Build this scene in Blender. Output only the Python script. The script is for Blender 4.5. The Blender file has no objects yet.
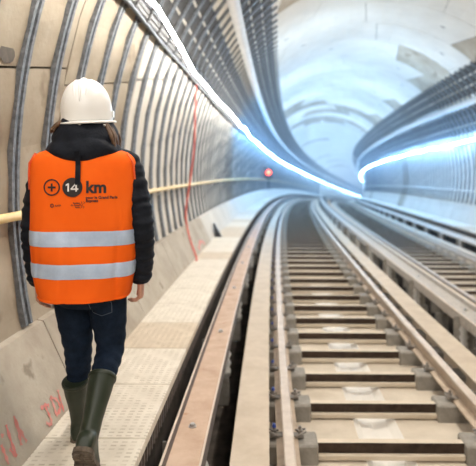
import bpy, bmesh, math, random
from mathutils import Vector, Matrix
random.seed(7)
R_ = math.radians
scene = bpy.context.scene
C = scene.collection

# ------------------------------------------------------------------ camera, world, exposure, large lights
PX_F = 540.0
cam_d = bpy.data.cameras.new('camera')
cam = bpy.data.objects.new('camera', cam_d); C.objects.link(cam)
cam_d.sensor_fit = 'HORIZONTAL'; cam_d.sensor_width = 36.0
cam_d.lens = PX_F / 476 * 36
cam_d.shift_x = -24 / 476; cam_d.shift_y = -66 / 476
cam.location = (0, 0, 1.75); cam.rotation_euler = (math.pi / 2, 0, 0)
cam_d.clip_end = 600; cam_d.clip_start = 0.05
cam_d.dof.use_dof = True; cam_d.dof.focus_distance = 2.4; cam_d.dof.aperture_fstop = 2.2
scene.camera = cam
vs = scene.view_settings
vs.view_transform = 'Standard'; vs.look = 'None'; vs.gamma = 1; vs.use_curve_mapping = False
vs.exposure = 0.0
scene.cycles.use_denoising = True
w = bpy.data.worlds.new('world'); scene.world = w; w.use_nodes = True
w.node_tree.nodes['Background'].inputs[0].default_value = (0.9, 0.93, 1.0, 1)
w.node_tree.nodes['Background'].inputs[1].default_value = 0.03

RC, RV = 366.0, 1080.0                      # plan curve (to the right) and falling vertical curve of the tunnel
def P(s, x=0.0, z=0.0):
    th = s / RC
    return Vector((RC * (1 - math.cos(th)) + x * math.cos(th), RC * math.sin(th) - x * math.sin(th), z - s * s / (2 * RV)))
def heading(s): return -s / RC

def area_fill(s, x, z, energy, col, sx, sy, tilt=(0, 0)):
    d = bpy.data.lights.new('tunnel_fill', 'AREA'); d.energy = energy; d.color = col
    d.shape = 'RECTANGLE'; d.size = sx; d.size_y = sy
    o = bpy.data.objects.new('tunnel_fill', d); C.objects.link(o); o.location = P(s, x, z)
    o.rotation_euler = (R_(tilt[0]), R_(tilt[1]), heading(s))
    return o
# added area lights under the crown, no fittings; those behind the camera light the walker
area_fill(-2.5, 0.6, 4.1, 100, (1, .92, .81), 0.35, 1.5, (25, 0))
area_fill(-2.5, 3.2, 4.4, 85, (1, .92, .81), 0.35, 1.5, (25, 0))
area_fill(4.0, 1.6, 5.1, 150, (1, .92, .81), 0.35, 1.5)
area_fill(9.5, 2.2, 5.2, 150, (1, .94, .86), 0.35, 1.5)
# two rows of added cool fill points in mid-air, brightening the deeper tunnel
def point_fill(s, x, z, energy, col):
    d = bpy.data.lights.new('tunnel_fill', 'POINT'); d.energy = energy; d.color = col; d.shadow_soft_size = .12
    o = bpy.data.objects.new('tunnel_fill', d); C.objects.link(o); o.location = P(s, x, z)
for i in range(24):
    sl = 13 + 6 * i
    e_ = 150 if i < 4 else 95; point_fill(sl, 1.6, 3.5, e_, (.56, .77, 1.0)); point_fill(sl + 3, 3.3, 3.5, e_, (.56, .77, 1.0))

# ------------------------------------------------------------------ materials
def new_mat(name):
    m = bpy.data.materials.new(name); m.use_nodes = True
    nt = m.node_tree; return m, nt, nt.nodes['Principled BSDF']
def mat(name, c1, c2=None, scale=6.0, rough=0.8, metal=0.0, bump=0.0, bscale=60.0, detail=6, spots=None, stretch=None):
    m, nt, b = new_mat(name); N, L = nt.nodes, nt.links
    b.inputs['Roughness'].default_value = rough; b.inputs['Metallic'].default_value = metal
    if c2 is None:
        b.inputs['Base Color'].default_value = (*c1, 1)
    tc = N.new('ShaderNodeTexCoord')
    src = tc.outputs['Object']
    if stretch:
        mp = N.new('ShaderNodeMapping'); mp.inputs['Scale'].default_value = stretch
        L.new(src, mp.inputs['Vector']); src = mp.outputs['Vector']
    if c2 is not None:
        n = N.new('ShaderNodeTexNoise'); n.inputs['Scale'].default_value = scale; n.inputs['Detail'].default_value = detail
        n.inputs['Roughness'].default_value = .62
        L.new(src, n.inputs['Vector'])
        r = N.new('ShaderNodeValToRGB'); r.color_ramp.elements[0].position = .32; r.color_ramp.elements[1].position = .68
        r.color_ramp.elements[0].color = (*c1, 1); r.color_ramp.elements[1].color = (*c2, 1)
        L.new(n.outputs['Fac'], r.inputs['Fac'])
        out = r.outputs['Color']
        if spots:
            n2 = N.new('ShaderNodeTexNoise'); n2.inputs['Scale'].default_value = spots[1]; n2.inputs['Detail'].default_value = 4
            L.new(src, n2.inputs['Vector'])
            r2 = N.new('ShaderNodeValToRGB'); r2.color_ramp.elements[0].position = spots[2]; r2.color_ramp.elements[1].position = spots[2] + .08
            L.new(n2.outputs['Fac'], r2.inputs['Fac'])
            mx = N.new('ShaderNodeMixRGB'); mx.inputs['Color2'].default_value = (*spots[0], 1)
            L.new(r2.outputs['Color'], mx.inputs['Fac']); L.new(out, mx.inputs['Color1']); out = mx.outputs['Color']
        L.new(out, b.inputs['Base Color'])
    if bump:
        n3 = N.new('ShaderNodeTexNoise'); n3.inputs['Scale'].default_value = bscale; n3.inputs['Detail'].default_value = 4
        L.new(src, n3.inputs['Vector'])
        bp = N.new('ShaderNodeBump'); bp.inputs['Strength'].default_value = bump; bp.inputs['Distance'].default_value = .01
        L.new(n3.outputs['Fac'], bp.inputs['Height']); L.new(bp.outputs['Normal'], b.inputs['Normal'])
    return m
def emit(name, col, strength):
    m, nt, b = new_mat(name)
    b.inputs['Base Color'].default_value = (*col, 1)
    b.inputs['Emission Color'].default_value = (*col, 1); b.inputs['Emission Strength'].default_value = strength
    return m

M = {}
M['lining'] = mat('lining_concrete_dim', (.29, .24, .18), (.44, .38, .30), 1.6, .85, bump=.25, bscale=30, spots=((.22, .175, .13), 2.4, .62))  # near copy of the lining, colour lowered to hold the dimmer light
M['lining_lit'] = mat('lining_concrete_lit', (.54, .50, .44), (.62, .58, .515), 1.4, .85, bump=.2, bscale=30)  # lit copy of the lining: brightness deeper in is put into the colour
M['mortar'] = mat('joint_mortar', (.05, .048, .045), (.08, .075, .07), 8, .95)
M['pocket'] = mat('pocket_dark', (.09, .08, .07), (.14, .12, .1), 20, .95)
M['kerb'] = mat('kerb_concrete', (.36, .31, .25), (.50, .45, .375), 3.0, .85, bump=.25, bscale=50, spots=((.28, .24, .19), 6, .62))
M['slab'] = mat('slab_concrete', (.52, .455, .37), (.68, .61, .515), 3.0, .9, bump=.3, bscale=40)
M['gutter'] = mat('gutter_concrete', (.74, .71, .66), (.84, .81, .76), 2.0, .7, bump=.1, bscale=20)
M['trough'] = mat('trough_concrete_shaded', (.05, .045, .04), (.12, .10, .085), 5, .95, bump=.3, bscale=30)  # concrete darkened in colour for the deep shade under bars and walkways
M['block'] = mat('block_concrete', (.25, .235, .21), (.36, .335, .30), 14, .9, bump=.35, bscale=60)
M['tie'] = mat('tie_steel', (.03, .022, .018), (.085, .06, .046), 10, .8, bump=.3, bscale=40)
M['dusty'] = mat('dusty_flange', (.58, .50, .40), (.68, .60, .49), 8, .9)
M['piste'] = mat('runway_steel_dusty', (.48, .395, .30), (.58, .49, .385), 5, .75, bump=.1, bscale=120)
M['rail'] = mat('rail_steel', (.47, .38, .30), (.60, .51, .42), 6, .55, .25, bump=.1, bscale=80)
M['rail_foot'] = mat('rail_foot_dusty', (.42, .33, .25), (.54, .44, .34), 9, .8)
M['rust'] = mat('guide_bar_rust', (.46, .31, .21), (.60, .44, .33), 5, .7, .1, bump=.15, bscale=80, spots=((.38, .17, .07), 7, .66))
M['bar_dark'] = mat('guide_bar_side', (.10, .085, .08), (.17, .14, .125), 10, .7, .2)
M['bar_edge'] = mat('guide_bar_edge', (.55, .45, .36), (.66, .56, .46), 10, .6)
M['bar_grey'] = mat('guide_bar_grey', (.34, .31, .28), (.50, .46, .41), 30, .75, .2, bump=.2, bscale=60)
M['steel'] = mat('steel_plain', (.42, .42, .42), (.55, .55, .55), 12, .4, .8)
M['galv'] = mat('galvanised', (.09, .095, .10), (.22, .23, .24), 28, .6, .3, bump=.1, bscale=60)
M['bracket'] = mat('black_bracket', (.03, .03, .03), (.06, .06, .06), 10, .7)
M['tray'] = mat('cable_tray_dark', (.05, .048, .045), (.09, .085, .08), 10, .7)
M['cable_mid'] = mat('cable_mid_grey', (.07, .068, .065), (.11, .105, .10), 10, .6)
M['cable_grey'] = mat('cable_grey', (.50, .47, .42), (.60, .57, .52), 10, .6)
M['cable_black'] = mat('cable_black', (.02, .02, .022), (.035, .035, .04), 10, .5)
M['cable_red'] = mat('cable_red', (.62, .09, .06), (.70, .13, .09), 10, .5)
M['pipe'] = mat('duct_grey', (.42, .40, .37), (.52, .50, .46), 4, .5)
M['insulator'] = mat('insulator_white', (.68, .67, .64), (.78, .77, .74), 8, .35)
M['yellow'] = mat('handrail_yellow', (.72, .52, .20), (.80, .62, .30), 5, .5)
M['clip_blue'] = mat('clip_blue', (.03, .06, .30), (.05, .09, .40), 8, .5)
M['clip_steel'] = mat('clip_steel', (.20, .18, .16), (.36, .33, .30), 20, .6, .5)
M['spray'] = mat('red_spray_paint', (.60, .17, .15), (.66, .32, .28), 14, .9)

for k_ in ('tie', 'dusty', 'slab', 'block', 'trough', 'lining', 'lining_lit', 'kerb', 'tray'): M[k_].node_tree.nodes['Principled BSDF'].inputs['Specular IOR Level'].default_value = .06   # dry, dusty surfaces
def panel_mat(name, c1, c2):
    m, nt, b = new_mat(name); N, L = nt.nodes, nt.links
    b.inputs['Roughness'].default_value = .8
    tc = N.new('ShaderNodeTexCoord')
    n = N.new('ShaderNodeTexNoise'); n.inputs['Scale'].default_value = 7; n.inputs['Detail'].default_value = 6
    L.new(tc.outputs['Object'], n.inputs['Vector'])
    r = N.new('ShaderNodeValToRGB'); r.color_ramp.elements[0].position = .3; r.color_ramp.elements[1].position = .7
    r.color_ramp.elements[0].color = (*c1, 1); r.color_ramp.elements[1].color = (*c2, 1)
    L.new(n.outputs['Fac'], r.inputs['Fac'])
    # moulded anti-slip studs: a grid of short dashes
    mp = N.new('ShaderNodeMapping'); mp.inputs['Scale'].default_value = (22, 30, 1)
    L.new(tc.outputs['Object'], mp.inputs['Vector'])
    sep = N.new('ShaderNodeSeparateXYZ'); L.new(mp.outputs['Vector'], sep.inputs[0])
    def stripe(sock, lo):
        f = N.new('ShaderNodeMath'); f.operation = 'FRACT'; L.new(sock, f.inputs[0])
        g = N.new('ShaderNodeMath'); g.operation = 'GREATER_THAN'; g.inputs[1].default_value = lo; L.new(f.outputs[0], g.inputs[0])
        return g.outputs[0]
    mul = N.new('ShaderNodeMath'); mul.operation = 'MULTIPLY'
    L.new(stripe(sep.outputs[0], .42), mul.inputs[0]); L.new(stripe(sep.outputs[1], .62), mul.inputs[1])
    n2 = N.new('ShaderNodeTexNoise'); n2.inputs['Scale'].default_value = 9; L.new(tc.outputs['Object'], n2.inputs['Vector'])
    r2 = N.new('ShaderNodeValToRGB'); r2.color_ramp.elements[0].position = .36; r2.color_ramp.elements[1].position = .58
    L.new(n2.outputs['Fac'], r2.inputs['Fac'])
    mm = N.new('ShaderNodeMath'); mm.operation = 'MULTIPLY'; L.new(mul.outputs[0], mm.inputs[0]); L.new(r2.outputs['Color'], mm.inputs[1])
    sc = N.new('ShaderNodeMath'); sc.operation = 'MULTIPLY'; sc.inputs[1].default_value = .55; L.new(mm.outputs[0], sc.inputs[0])
    mx = N.new('ShaderNodeMixRGB'); mx.inputs['Color2'].default_value = (c1[0] * .55, c1[1] * .5, c1[2] * .42, 1)   # dirt held between the studs
    L.new(sc.outputs[0], mx.inputs['Fac']); L.new(r.outputs['Color'], mx.inputs['Color1']); L.new(mx.outputs['Color'], b.inputs['Base Color'])
    bp = N.new('ShaderNodeBump'); bp.inputs['Strength'].default_value = .4; bp.inputs['Distance'].default_value = .004; bp.invert = True
    L.new(mul.outputs[0], bp.inputs['Height']); L.new(bp.outputs['Normal'], b.inputs['Normal'])
    return m
M['panel_a'] = panel_mat('walkway_panel_pale', (.60, .545, .455), (.74, .685, .59))
M['panel_b'] = panel_mat('walkway_panel_tan', (.52, .435, .33), (.63, .54, .42))

# ------------------------------------------------------------------ helpers
def link(o, parent=None):
    C.objects.link(o)
    if parent is not None: o.parent = parent
    return o
def mesh(name, verts, faces, m, parent=None, smooth=False, mats=None, fmat=None):
    me = bpy.data.meshes.new(name); me.from_pydata([tuple(v) for v in verts], [], faces)
    if mats:
        for q in mats: me.materials.append(q)
        for p, i in zip(me.polygons, fmat): p.material_index = i
    else: me.materials.append(m)
    if smooth:
        for p in me.polygons: p.use_smooth = True
    me.update()
    return link(bpy.data.objects.new(name, me), parent)
def empty(name, loc=(0, 0, 0), rz=0.0):
    o = bpy.data.objects.new(name, None); C.objects.link(o); o.location = loc; o.rotation_euler = (0, 0, rz)
    o.empty_display_size = .1
    return o
def tag(o, label=None, cat=None, group=None, kind=None):
    if label: o['label'] = label
    if cat: o['category'] = cat
    if group: o['group'] = group
    if kind: o['kind'] = kind
    return o
def inst(name, me, parent, loc, rot=(0, 0, 0)):
    o = bpy.data.objects.new(name, me); link(o, parent); o.location = loc; o.rotation_euler = rot
    return o
def box_data(x0, x1, y0, y1, z0, z1, bev=0.0):
    bm = bmesh.new(); bmesh.ops.create_cube(bm, size=1)
    for v in bm.verts:
        v.co = Vector(((x0 + x1) / 2 + v.co.x * (x1 - x0), (y0 + y1) / 2 + v.co.y * (y1 - y0), (z0 + z1) / 2 + v.co.z * (z1 - z0)))
    if bev: bmesh.ops.bevel(bm, geom=bm.edges[:], offset=bev, segments=1, affect='EDGES')
    vs_ = [v.co.copy() for v in bm.verts]; bm.verts.index_update(); fs = [[v.index for v in f.verts] for f in bm.faces]; bm.free()
    return vs_, fs
def join(*parts):
    V, F = [], []
    for v, f in parts:
        o = len(V); V += list(v); F += [[i + o for i in q] for q in f]
    return V, F
def mdata(name, vf, m, smooth=False):
    me = bpy.data.meshes.new(name); me.from_pydata([tuple(v) for v in vf[0]], [], vf[1]); me.materials.append(m)
    if smooth:
        for p in me.polygons: p.use_smooth = True
    return me
def steps(s0, s1):
    out = [s0]; s = s0
    while s < s1 - 1e-6:
        s = min(s1, s + (.6 if s < 20 else 1.2 if s < 60 else 2.5)); out.append(s)
    return out
def sweep_data(prof, s0, s1, closed=True, caps=True, ss=None, jit=None):
    """profile of (x, z) carried along the tunnel line; faces listed profile edge by profile edge"""
    ss = ss or steps(s0, s1); n = len(prof); V = []
    for i, s in enumerate(ss):
        dx, dz = jit(i, s) if jit else (0, 0)
        V += [P(s, x + dx, z + dz) for x, z in prof]
    F, E = [], []
    for i in range(len(ss) - 1):
        for k in range(n if closed else n - 1):
            k2 = (k + 1) % n
            F.append([i * n + k, i * n + k2, (i + 1) * n + k2, (i + 1) * n + k]); E.append(k)
    if closed and caps:
        F.append(list(range(n))[::-1]); E.append(0); F.append([(len(ss) - 1) * n + k for k in range(n)]); E.append(0)
    return V, F, E
def sweep(name, prof, s0, s1, m, parent=None, closed=True, smooth=False, mats=None, emat=None, jit=None, ss=None):
    V, F, E = sweep_data(prof, s0, s1, closed, True, ss, jit)
    return mesh(name, V, F, m, parent, smooth, mats, [emat[e] for e in E] if mats else None)
def circ(cx, cz, r, n=8):
    return [(cx + r * math.cos(2 * math.pi * k / n), cz + r * math.sin(2 * math.pi * k / n)) for k in range(n)]
def frame_tube(pts, radii, n=8, cap=True):
    pts = [Vector(p) for p in pts]; V, F = [], []
    up = Vector((0, 0, 1)); prev = None
    for i, p in enumerate(pts):
        t = (pts[min(i + 1, len(pts) - 1)] - pts[max(i - 1, 0)]).normalized()
        if prev is None:
            a = t.cross(up)
            if a.length < .2: a = t.cross(Vector((0, 1, 0)))
        else: a = prev - t * prev.dot(t)
        a.normalize(); prev = a.copy(); b = t.cross(a)
        r = radii[i] if isinstance(radii, (list, tuple)) else radii
        ra, rb = r if isinstance(r, (list, tuple)) else (r, r)
        for k in range(n):
            g = 2 * math.pi * k / n
            V.append(p + a * (ra * math.cos(g)) + b * (rb * math.sin(g)))
    for i in range(len(pts) - 1):
        for k in range(n):
            F.append([i * n + k, i * n + (k + 1) % n, (i + 1) * n + (k + 1) % n, (i + 1) * n + k])
    if cap:
        F.append(list(range(n))[::-1]); F.append([(len(pts) - 1) * n + k for k in range(n)])
    return V, F
def loft(rings, cap0=True, cap1=True):
    n = len(rings[0]); V = [Vector(p) for r in rings for p in r]; F = []
    for i in range(len(rings) - 1):
        for k in range(n):
            F.append([i * n + k, i * n + (k + 1) % n, (i + 1) * n + (k + 1) % n, (i + 1) * n + k])
    if cap0: F.append(list(range(n))[::-1])
    if cap1: F.append([(len(rings) - 1) * n + k for k in range(n)])
    return V, F
def catmull(pts, m):
    pts = [Vector(p) for p in pts]; out = []
    for i in range(len(pts) - 1):
        p0 = pts[max(i - 1, 0)]; p1 = pts[i]; p2 = pts[i + 1]; p3 = pts[min(i + 2, len(pts) - 1)]
        for j in range(m):
            t = j / m
            out.append(.5 * ((2 * p1) + (p2 - p0) * t + (2 * p0 - 5 * p1 + 4 * p2 - p3) * t * t + (3 * p1 - p0 - 3 * p2 + p3) * t ** 3))
    out.append(pts[-1]); return out

# ------------------------------------------------------------------ tunnel lining (centre line of the bore: x = 2.45, z = 1.65)
CX, CZ, RR = 2.45, 1.65, 3.85
S0, S1 = -6.0, 215.0
def ring_pt(a, r=RR):                       # a = 0 left spring line, 90 crown, 180 right spring line
    g = R_(180 - a); return (CX + r * math.cos(g), CZ + r * math.sin(g))
def shell(name, a0, a1):
    prof = [ring_pt(a0 + (a1 - a0) * k / 14, RR + .07) for k in range(15)]
    prof += [ring_pt(a1 - (a1 - a0) * k / 14, RR + .25) for k in range(15)]
    o = sweep(name, prof, S0, S1, M['mortar'])
    return tag(o, kind='structure')
wall_left = shell('wall_left', -24, 55); ceiling = shell('ceiling', 55, 132); wall_right = shell('wall_right', 132, 204)
tag(wall_left, 'curved concrete lining of the tunnel on the walkway side'); tag(ceiling, 'pale concrete lining over the tunnel crown')
tag(wall_right, 'curved concrete lining of the tunnel on the far side')

def segment(a0a, a0b, a1a, a1b, s0, s1):
    """one lining stone; its two long joints may run askew (a..a at s0, a..b at s1)"""
    n = max(3, int((max(a1a, a1b) - min(a0a, a0b)) / 6)); V, F = [], []
    for s, lo, hi in ((s0, a0a, a1a), (s1, a0b, a1b)):
        for rr in (RR, RR + .09):
            for k in range(n + 1):
                x, z = ring_pt(lo + (hi - lo) * k / n, rr); V.append(P(s, x, z))
    m_ = n + 1
    for k in range(n):
        F.append([k, k + 1, 2 * m_ + k + 1, 2 * m_ + k])
        F.append([m_ + k, m_ + k + 1, k + 1, k]); F.append([2 * m_ + k, 2 * m_ + k + 1, 3 * m_ + k + 1, 3 * m_ + k])
    F.append([0, 2 * m_, 3 * m_, m_]); F.append([n, m_ + n, 3 * m_ + n, 2 * m_ + n])
    return V, F
RING, GAP = 1.7, .008
stuffs = {id(wall_left): [], id(ceiling): [], id(wall_right): []}
k = 0; s = 12.1 - RING * 11
pocket_me = None
pk_v = []
for i in range(11):
    g = i * 2 * math.pi / 11; pk_v.append((.075 * math.cos(g), .035 * math.sin(g), 0))
pk = loft([pk_v, [(x * .7, y * .7, .03) for x, y, z in pk_v]])
pocket_me = mdata('bolt_pocket', pk, M['pocket'])
while s < S1 - 1:
    stag = (0, 14, -8)[k % 3]
    js = [-24, 12 + stag * .35, 55 + stag, 95 + stag, 132 + stag, 170 + stag * .4, 204]
    sk = [0, 4.5, -4, 4, -4, 4, 0]
    for q in range(6):
        a0, a1 = js[q], js[q + 1]; d0, d1 = sk[q], sk[q + 1]
        par = wall_left if q < 2 else ceiling if q < 4 else wall_right
        g = .10
        vf = segment(a0 - d0 / 2 + g, a0 + d0 / 2 + g, a1 - d1 / 2 - g, a1 + d1 / 2 - g, s + GAP, s + RING - GAP)
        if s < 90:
            o = mesh('lining_segment', vf[0], vf[1], M['lining'] if random.random() < (.85 if s < 4.5 else .12) else M['lining_lit'], par)  # mostly the dim copy near the camera, mostly the lit copy beyond
            if 4 < s < 26 and q in (2, 3, 4):
                for fr in (.25, .75):
                    aa = a0 + (a1 - a0) * fr; x, z = ring_pt(aa, RR - .004)
                    pk_o = inst('bolt_pocket', pocket_me, o, P(s + RING * .5, x, z))
                    pk_o.rotation_euler = Matrix.Rotation(heading(s), 3, 'Z').to_4x4().to_euler()
                    pk_o.rotation_euler = (Matrix.Rotation(heading(s), 4, 'Z') @ Matrix.Rotation(R_(aa - 90), 4, 'Y')).to_euler()
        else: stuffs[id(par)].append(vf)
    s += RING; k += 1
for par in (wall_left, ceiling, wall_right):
    V, F = join(*stuffs[id(par)]); o = mesh('lining_segment', V, F, M['lining_lit'], par); o['kind'] = 'stuff'
# big bolt pocket on the wall beside the walker
x, z = ring_pt(10.3, RR - .012)
big = mesh('bolt_pocket', *loft([[(0, .085 * math.cos(i * .5236), .050 * math.sin(i * .5236)) for i in range(12)],
        [(-.04, .05 * math.cos(i * .5236), .03 * math.sin(i * .5236)) for i in range(12)]]), M['pocket'], wall_left)
big.location = P(2.78, x, 2.34); big.rotation_euler = (0, R_(10.3), 0)

# sloped kerb wall below the ribs, in lengths of 1.7 m
KF, KT = (-1.07, .43), (-1.275, .87)
kerb = tag(sweep('wall_left_kerb', [(-1.10, -.5), (-1.12, .42), (-1.30, .83), (-1.46, .83), (-1.46, -.5)], S0, S1, M['mortar']),
           'low sloping concrete kerb wall along the left edge of the walkway', kind='structure')
s = -2.0
while s < 150:
    prof = [(-1.075, .36), KF, KT, (-1.40, .885), (-1.40, .36)]
    V, F, _ = sweep_data(prof, 0, 0, ss=[s + .006, s + .85, s + 1.694])
    mesh('kerb_panel', V, F, M['kerb'] if s < 9 else M['lining_lit'], kerb); s += 1.7  # kerb further in takes the lit lining colour
# sprayed red letters on the kerb
KD = Vector((KT[0] - KF[0], KT[1] - KF[1])); KL = KD.length; KD /= KL; KN = Vector((KD.y, -KD.x))
def kerb_pt(s, t, off=.003):
    return P(s, KF[0] + KD.x * t + KN.x * off, KF[1] + KD.y * t + KN.y * off)
def stroke(pts, wd=.02):
    pts = catmull([(a, b, 0) for a, b in pts], 5); V, F = [], []
    for i, p in enumerate(pts):
        t = (pts[min(i + 1, len(pts) - 1)] - pts[max(i - 1, 0)]).normalized(); nn = Vector((-t.y, t.x, 0))
        ww = wd * (.5 + .25 * math.sin(i * 1.7 + pts[0].x * 9))
        for sg, of in ((-1, .003), (1, .003)):
            q = p + nn * sg * ww; V.append(kerb_pt(q.x, q.y, of))
    for i in range(len(pts) - 1): F.append([2 * i, 2 * i + 1, 2 * i + 3, 2 * i + 2])
    return V, F
GRAF = [[(2.7, 0.122), (2.75, 0.117), (2.78, 0.099)], [(2.744, 0.112), (2.744, 0.065), (2.739, 0.03), (2.714, 0.026), (2.692, 0.049)], [(2.824, 0.126), (2.82, 0.075), (2.802, 0.031)], [(2.824, 0.126), (2.87, 0.089), (2.865, 0.043), (2.802, 0.031)], [(2.921, 0.125), (2.904, 0.073), (2.885, 0.013)], [(2.342, 0.176), (2.347, 0.161)], [(2.312, 0.141), (2.309, 0.103), (2.303, 0.055)], [(2.398, 0.191), (2.382, 0.117), (2.374, 0.052)], [(2.35, 0.099), (2.372, 0.05)], [(2.476, 0.194), (2.472, 0.126), (2.482, 0.06)], [(2.476, 0.194), (2.456, 0.118), (2.436, 0.069)], [(2.455, 0.135), (2.488, 0.103)]]   # (distance along kerb, height up the slope)
gr = mesh('spray_lettering', *join(*[stroke(g, .017) for g in GRAF]), M['spray'], kerb)
gr['label'] = 'red sprayed letters low on the kerb'
mesh('spray_smear', *join(stroke([(4.05, .22), (4.3, .26), (4.45, .2)], .05), stroke([(8.5, .06), (8.9, .14), (9.2, .05)], .05)), M['spray'], kerb)

# ------------------------------------------------------------------ dusty haze hanging deeper in the tunnel
hz_m = bpy.data.materials.new('haze'); hz_m.use_nodes = True; nt = hz_m.node_tree; nt.nodes.clear()
vo = nt.nodes.new('ShaderNodeVolumeScatter'); vo.inputs['Density'].default_value = .009; vo.inputs['Color'].default_value = (.78, .90, 1, 1); vo.inputs['Anisotropy'].default_value = .2
ou = nt.nodes.new('ShaderNodeOutputMaterial'); nt.links.new(vo.outputs[0], ou.inputs['Volume'])
hz = sweep('haze', [ring_pt(-20 + 220 * k / 30, RR - .005) for k in range(31)], 15.0, S1 - 12, hz_m)
tag(hz, 'pale blue dusty haze filling the far tunnel', 'haze', kind='stuff')

# ------------------------------------------------------------------ floor: trough, slab, gutter
def track_floor(name, ox, oz, x0, x1, label):
    c = .8725
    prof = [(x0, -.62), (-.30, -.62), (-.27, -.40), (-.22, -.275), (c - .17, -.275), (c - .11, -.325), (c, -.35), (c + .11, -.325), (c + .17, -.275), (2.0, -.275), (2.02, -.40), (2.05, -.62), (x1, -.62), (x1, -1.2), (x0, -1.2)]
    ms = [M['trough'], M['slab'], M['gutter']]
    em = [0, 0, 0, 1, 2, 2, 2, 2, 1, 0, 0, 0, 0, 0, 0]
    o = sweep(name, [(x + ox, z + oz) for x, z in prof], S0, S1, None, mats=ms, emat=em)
    return tag(o, label, kind='structure')
DX2, DZ2 = 3.155, -.33
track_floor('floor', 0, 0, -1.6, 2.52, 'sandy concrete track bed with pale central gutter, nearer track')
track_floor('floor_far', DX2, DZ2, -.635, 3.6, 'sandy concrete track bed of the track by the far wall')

# ------------------------------------------------------------------ walkways of moulded panels
def walkway(name, xa, xb, z, s_first, s_last, label, near=True):
    legs = tag(sweep(name, [(xa + .02, z - .09), (xb - .06, z - .09), (xb - .06, z - .05), (xa + .02, z - .05)], S0, S1, M['tray']), label, kind='structure')
    shared = {}
    L = .66; n = 0; s = s_first; long_ = []
    while s < s_last:
        th = heading(s + L / 2)
        mk = 'panel_b' if n in (5, 11, 17) or (n > 12 and random.random() < .15) else 'panel_a'
        if mk not in shared:
            v, f = box_data(-(xb - xa) / 2, (xb - xa) / 2, -L / 2 + .003, L / 2 - .003, -.05, 0, .004)
            extra = []
            for j in range(11):      # the ribbed skirt under the free edge
                y = -L / 2 + .03 + j * .06; e = (xb - xa) / 2 * (1 if near else -1)
                extra.append(box_data(min(e, e - .03 * (1 if near else -1)) , max(e, e - .03 * (1 if near else -1)), y - .008, y + .008, -.13, -.045))
            shared[mk] = mdata('panel', join((v, f), *extra), M[mk]); shared[mk].materials.append(M['bar_dark'])
            for p in shared[mk].polygons[len(f):]: p.material_index = 1
        inst('panel', shared[mk], legs, P(s + L / 2, (xa + xb) / 2, z), (math.atan(-(s + L / 2) / RV), 0, th))
        s += L; n += 1
    sweep('panel', [(xa, z - .05), (xb, z - .05), (xb, z), (xa, z)], s, S1, M['panel_a'], legs)['kind'] = 'stuff'
    return legs
walkway('walkway', -1.10, -.575, .43, .65, 120, 'walkway of pale moulded non-slip panels beside the left wall')
walkway('walkway_far', 5.44, 6.02, .10, 4.0, 80, 'pale walkway along the far wall beyond both tracks', near=False)
# low concrete uprights that carry the walkway edges
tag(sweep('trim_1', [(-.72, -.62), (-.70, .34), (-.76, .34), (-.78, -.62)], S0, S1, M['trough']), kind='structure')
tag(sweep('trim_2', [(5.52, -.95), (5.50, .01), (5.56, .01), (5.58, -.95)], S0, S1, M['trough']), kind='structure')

# ------------------------------------------------------------------ rails, runways, guide bars
def rail_prof(c, z):
    h = [(-.075, -.14), (.075, -.14), (.075, -.127), (.012, -.112), (.010, -.045), (.034, -.034), (.036, -.006), (.028, 0), (-.028, 0), (-.036, -.006), (-.034, -.034), (-.010, -.045), (-.012, -.112), (-.075, -.127)]
    return [(c + x, z + y) for x, y in h]
def rail(c, z, label):
    ms = [M['rail'], M['rail_foot']]; em = [1, 1, 1, 1, 0, 0, 0, 0, 0, 0, 0, 1, 1, 1]
    tag(sweep('running_rail', rail_prof(c, z), S0, S1, None, mats=ms, emat=em), label, 'rail')
def runway(c, z, label):
    w2 = .1175; t = .02
    prof = [(c - w2, z), (c + w2, z), (c + w2, z - t), (c + .012, z - t), (c + .012, z - .22), (c + w2, z - .22), (c + w2, z - .24), (c - w2, z - .24), (c - w2, z - .22), (c - .012, z - .22), (c - .012, z - t), (c - w2, z - t)][::-1]
    o = sweep('tyre_runway', prof, S0, S1, M['piste']); tag(o, label, 'runway'); return o
rail(.155, 0, 'steel running rail nearest the walkway, left rail of the nearer track')
rail(1.59, 0, 'steel running rail on the right of the nearer track')
rail(.155 + DX2, DZ2, 'steel running rail on the left of the far track, behind the guide bars')
rail(1.59 + DX2, DZ2, 'steel running rail nearest the far wall')
runway(-.0875, 0, 'sand-coloured flat steel tyre runway left of the nearer track rails')
runway(1.8325, 0, 'sand-coloured flat steel tyre runway right of the nearer track rails')
runway(-.0875 + DX2, DZ2, 'flat steel tyre runway left of the far track rails')
runway(1.8325 + DX2, DZ2, 'flat steel tyre runway between far track rails and far walkway')

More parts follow.
